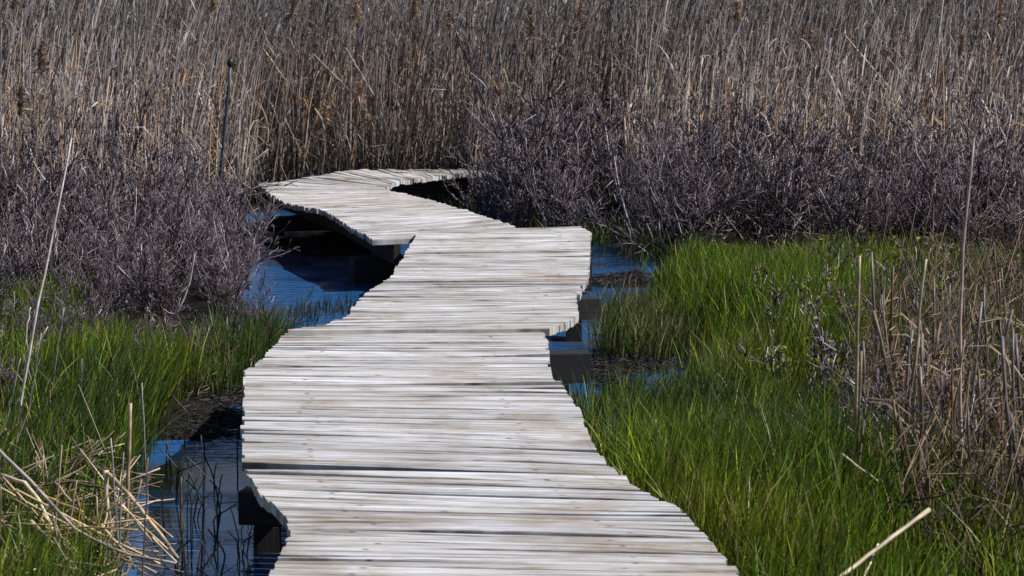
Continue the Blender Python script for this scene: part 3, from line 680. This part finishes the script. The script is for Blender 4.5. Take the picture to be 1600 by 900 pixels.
# bare branches in the left grass
def branch(lines, d, r0, col, label):
    mb = MB(); org = at_d(*lines[0][0], d); rr = np.random.RandomState(5)
    for i, ln in enumerate(lines):
        pts = np.array([at_d(a, b_, d + .02 * k) for k, (a, b_) in enumerate(ln)]); s = np.concatenate([[0], np.cumsum(np.linalg.norm(np.diff(pts, axis=0), axis=1))])
        t_ = np.linspace(0, s[-1], 9); P = np.stack([np.interp(t_, s, pts[:, k]) for k in range(3)], -1); P[1:-1] += rr.randn(7, 3) * .004
        mb.tubes(P[None] - org, np.linspace(r0 * (1 if i == 0 else .6), r0 * .35, 9)[None], np.asarray(col) * np.clip(1 + .2 * rr.randn(1, 9, 1), .5, 1.5), 5)
    o = mb.build('bare_branch', M_twig); o.location = org; return tag(o, label, 'branch')
branch([[(-10, 598), (15, 568), (42, 550), (60, 540), (75, 510)], [(42, 550), (40, 515), (48, 480)], [(20, 565), (50, 560), (72, 530)]], 13.5, .012, (.34, .30, .29), 'pale forked bare branch at the left edge above the grass')
branch([[(150, 640), (152, 595), (165, 560), (175, 525)], [(152, 595), (140, 560), (132, 520)]], 13.8, .010, (.22, .19, .19), 'grey forked bare branch rising from the left grass')
branch([[(90, 640), (92, 612), (97, 590)], [(93, 612), (108, 600), (118, 596)]], 12.3, .007, (.45, .42, .42), 'small white twig fork in the left grass')
# right bank
reed([at_d(1505, 900, 10.0), at_d(1500, 600, 10), at_d(1503, 400, 10), at_d(1522, 215, 10.05)], .0095, np.array([.36, .27, .22]), 'tallest brown reed stalk rising past the right thicket', r1=.005)
reed([at_d(1340, 860, 10.2), at_d(1338, 600, 10.2), at_d(1343, 400, 10.2)], .008, TAN * .8, 'upright tan reed stalk at the edge of the grass left of the dead stand', r1=.007)
reed([at_d(1425, 850, 10.5), at_d(1428, 600, 10.5), at_d(1440, 450, 10.5), at_d(1447, 405, 10.5)], .008, np.array([.30, .26, .17]), 'slightly curved olive tan reed stalk in the right stand', r1=.006)
reed_px((1032, 800), (1024, 655), 11.0, 11.0, r0=.007, col=TAN, label='single tan reed stub in the green grass right of the deck')
reed_px((1078, 825), (1050, 768), 9.4, 9.5, r0=.008, col=PALE, label='short pale broken reed leaning on the right deck edge')
reed_px((1165, 905), (1148, 872), 8.6, 8.7, r0=.008, col=PALE, label='pale broken reed tip at the bottom end of the deck edge')
reed_px((1300, 912), (1452, 796), 7.9, 8.2, r0=.0075, col=PALE * .8, label='thick pale broken reed leaning diagonally over the right grass', r1=.0085)
reed_px((1348, 905), (1372, 850), 8.0, 8.2, r0=.005, col=PALE, label='short pale reed splinter under the thick diagonal reed')
reed([at_d(1314, 786, 10), at_d(1345, 794, 10), at_d(1395, 796, 10)], .009, np.array([.07, .06, .065]), 'dark wet twig lying level in the right grass', name='fallen_twig', cat='twig')
reed_px((1315, 710), (1375, 755), 9.6, 9.5, r0=.007, col=PALE * .8, label='pale broken reed lying at the foot of the dead stand')
reed([at_d(1335, 615, 10.6), at_d(1400, 655, 10.5), at_d(1470, 690, 10.4), at_d(1530, 725, 10.3)], .008, np.array([.16, .14, .16]), 'long dark grey branch sloping through the right stand', name='bare_branch', cat='branch')
reed([at_d(1440, 720, 9.9), at_d(1470, 780, 9.8), at_d(1505, 830, 9.7)], .008, np.array([.14, .13, .15]), 'short grey branch drooping low in the right stand', name='bare_branch', cat='branch')
stalk_src = []
for k in range(6):
    cnt[0] += 1; r = np.random.RandomState(900 + k); K = 8; tt = np.linspace(0, 1, K); hh = .85
    P = np.stack([.05 * r.randn() * tt + .02 * np.cumsum(r.randn(K)) * .3, .05 * r.randn() * tt, tt * hh], -1)
    mb = MB(); mb.tubes(P[None], np.linspace(.0065, .0045, K)[None], np.asarray([TAN * .5, GREY * .5, BRN * .65, ORG * .5, np.array([.20, .17, .155]), ORG * .4][k]) * np.clip(1 + .25 * r.randn(1, K, 1), .5, 1.5), 4)
    o = mb.build('dead_reed', M_reed)
    n = 4; lh = r.uniform(.3, .9, n); mb = MB(); az = r.uniform(0, 6.28, n); ts = np.array([0, .4, .75, 1.])
    Pl = np.stack([np.interp(lh, tt, P[:, 0])[:, None] + np.cos(az)[:, None] * .2 * ts, np.sin(az)[:, None] * .2 * ts, lh[:, None] * hh + .12 * ts - .26 * ts ** 2], -1)
    mb.ribbons(Pl, np.stack([-np.sin(az), np.cos(az), .4 + 0 * az], -1), np.full((n, 1), .004) * np.array([.8, 1, .7, .1]), TAN * .5 * np.clip(1 + .3 * r.randn(n, 1), .5, 1.4)); mb.build('leaves', M_reed, o)
    stalk_src.append([o, False])
for k in range(140):
    px = 1335 + 330 * random.random() ** .75; y = random.uniform(9.3, 12.8) if px > 1420 else random.uniform(9.6, 13)
    x = px_x(px, y); e_ = stalk_src[k % 6]; sc = random.uniform(.4, 1.1)
    lab = 'thin dead reed stalk in the dense brown stand at the right edge'; grp = 'dead reed stalks of the right stand'
    if not e_[1]:
        e_[1] = True; o = e_[0]; o.location = (x, y, 0); tag(o, lab, 'reed', grp)
    else: o = dup(e_[0], (x, y, 0), 0, (1, 1, 1), lab, 'reed', grp)
    th_ = abs(random.gauss(0, .75)) + .5; o.scale = (min(th_, 1.6), min(th_, 1.6), sc); o.rotation_euler = (random.gauss(0, .07), random.gauss(.03, .09), random.uniform(0, 6.28))
# crossing broken reeds in front of the reed bed
B1 = [((255, 72), (418, 200), 26.4), ((280, 25), (335, 105), 26.3), ((135, 222), (330, 290), 25.2), ((540, 75), (585, 150), 26.2), ((560, 155), (612, 25), 26.3), ((1320, 55), (1398, 146), 25.6), ((1250, 305), (1325, 262), 21.6), ((1356, 138), (1372, 160), 25.8), ((410, 75), (450, 130), 26.2), ((1145, 145), (1152, 240), 25), ((695, 25), (770, 130), 26.0), ((175, 130), (210, 170), 25.6), ((232, 190), (400, 300), 25.3), ((0, 125), (45, 165), 24.5), ((490, 85), (550, 145), 26.3), ((10, 250), (62, 60), 24.2), ((38, 150), (90, 40), 24.4)]
for k, (a, b_, d) in enumerate(B1):
    reed_px(a, b_, d, d - .15, r0=.008, col=[TAN * 1.1, PALE, TAN, GREY * 1.3][k % 4], label='thin broken reed slanting across the standing reed bed', group='broken reeds slanting across the reed bed', name='broken_reed')
reed_px((752, 105), (778, 135), 25.7, 25.6, r0=.006, col=ORG, label='broken reed with an orange brown seed head hanging above the tall dark shrub', name='broken_reed', plume=.10)
for k, (px, y, d, L_) in enumerate([(62, 105, 19.5, .22), (30, 172, 19.0, .22), (508, 190, 25.9, .25), (560, 150, 25.9, .25), (828, 50, 25.9, .2), (555, 25, 26, .22), (645, 20, 26, .2), (330, 12, 26, .25), (120, 12, 25, .22), (455, 22, 26, .22), (700, 40, 26, .2), (905, 28, 26, .2), (1150, 25, 26, .2), (1408, 90, 26, .25), (1500, 80, 26, .2), (20, 8, 25, .25), (1262, 60, 26.2, .2), (1560, 30, 26, .2)]):
    d = d if d < 20 else (24.7 if px < 405 else (25.3 if px > 730 else 26.1)); top = at_d(px, y, d); h_ = top[2]
    lab = ['reed with a feathery brown plume at the left edge, upper of two', 'reed with a feathery brown plume at the left edge, lower of two'][k] if k < 2 else 'reed with a brown seed head in the standing reed bed'
    reed([(top[0] - .05 * h_ ** 2 - .05, d, -.02), (top[0] - .015 * h_ ** 2, d, h_ * .6), tuple(top)], .006, TAN * .8, lab, None if k < 2 else 'reeds with brown seed heads', r1=.0035, plume=L_)
# floating leaves
mb = MB(); p = at(310, 697, .006); q_ = at(344, 692, .006)
for s_, (a, b_) in enumerate((((310, 697), (328, 694)), ((327, 693), (346, 692)))):
    A_, B_ = at(*a, .006), at(*b_, .006); ts = np.array([0, .3, .7, 1.])
    mb.ribbons((A_ + (B_ - A_) * ts[:, None] + np.array([0, 0, .006]) * (s_ + np.sin(ts * 3.1))[:, None])[None] - p, np.array([[0.2, 1, 0]]), np.array([[.005, .03, .03, .004]]), (.55, .58, .40))
o = mb.build('floating_leaf', M_leaf); o.location = p; tag(o, 'pale narrow leaf floating on the blue water of the left channel', 'leaf')
# marker pole
pb, pt = at_d(338, 352, 24.3), at_d(360, 104, 24.3)
e_ = empty('marker_pole', pb, 'thin dark blue pole with a black knob standing in the reeds', 'pole')
mb = MB(); ts = np.linspace(0, 1, 8)[:, None]; mb.tubes((pb + (pt - pb) * ts - pb)[None], .015, (.035, .055, .085), 8); mb.build('shaft', M_pole, e_)
mb = MB(); u_ = np.linspace(0, 1, 8); Pk = np.stack([0 * u_, 0 * u_, -.01 + .09 * u_], -1) + (pt - pb); mb.tubes(Pk[None], (np.sqrt(np.clip(1 - (2 * u_ - 1) ** 2, 0.02, 1)) * .035)[None], (.012, .016, .012), 10); mb.build('knob', M_pole, e_)
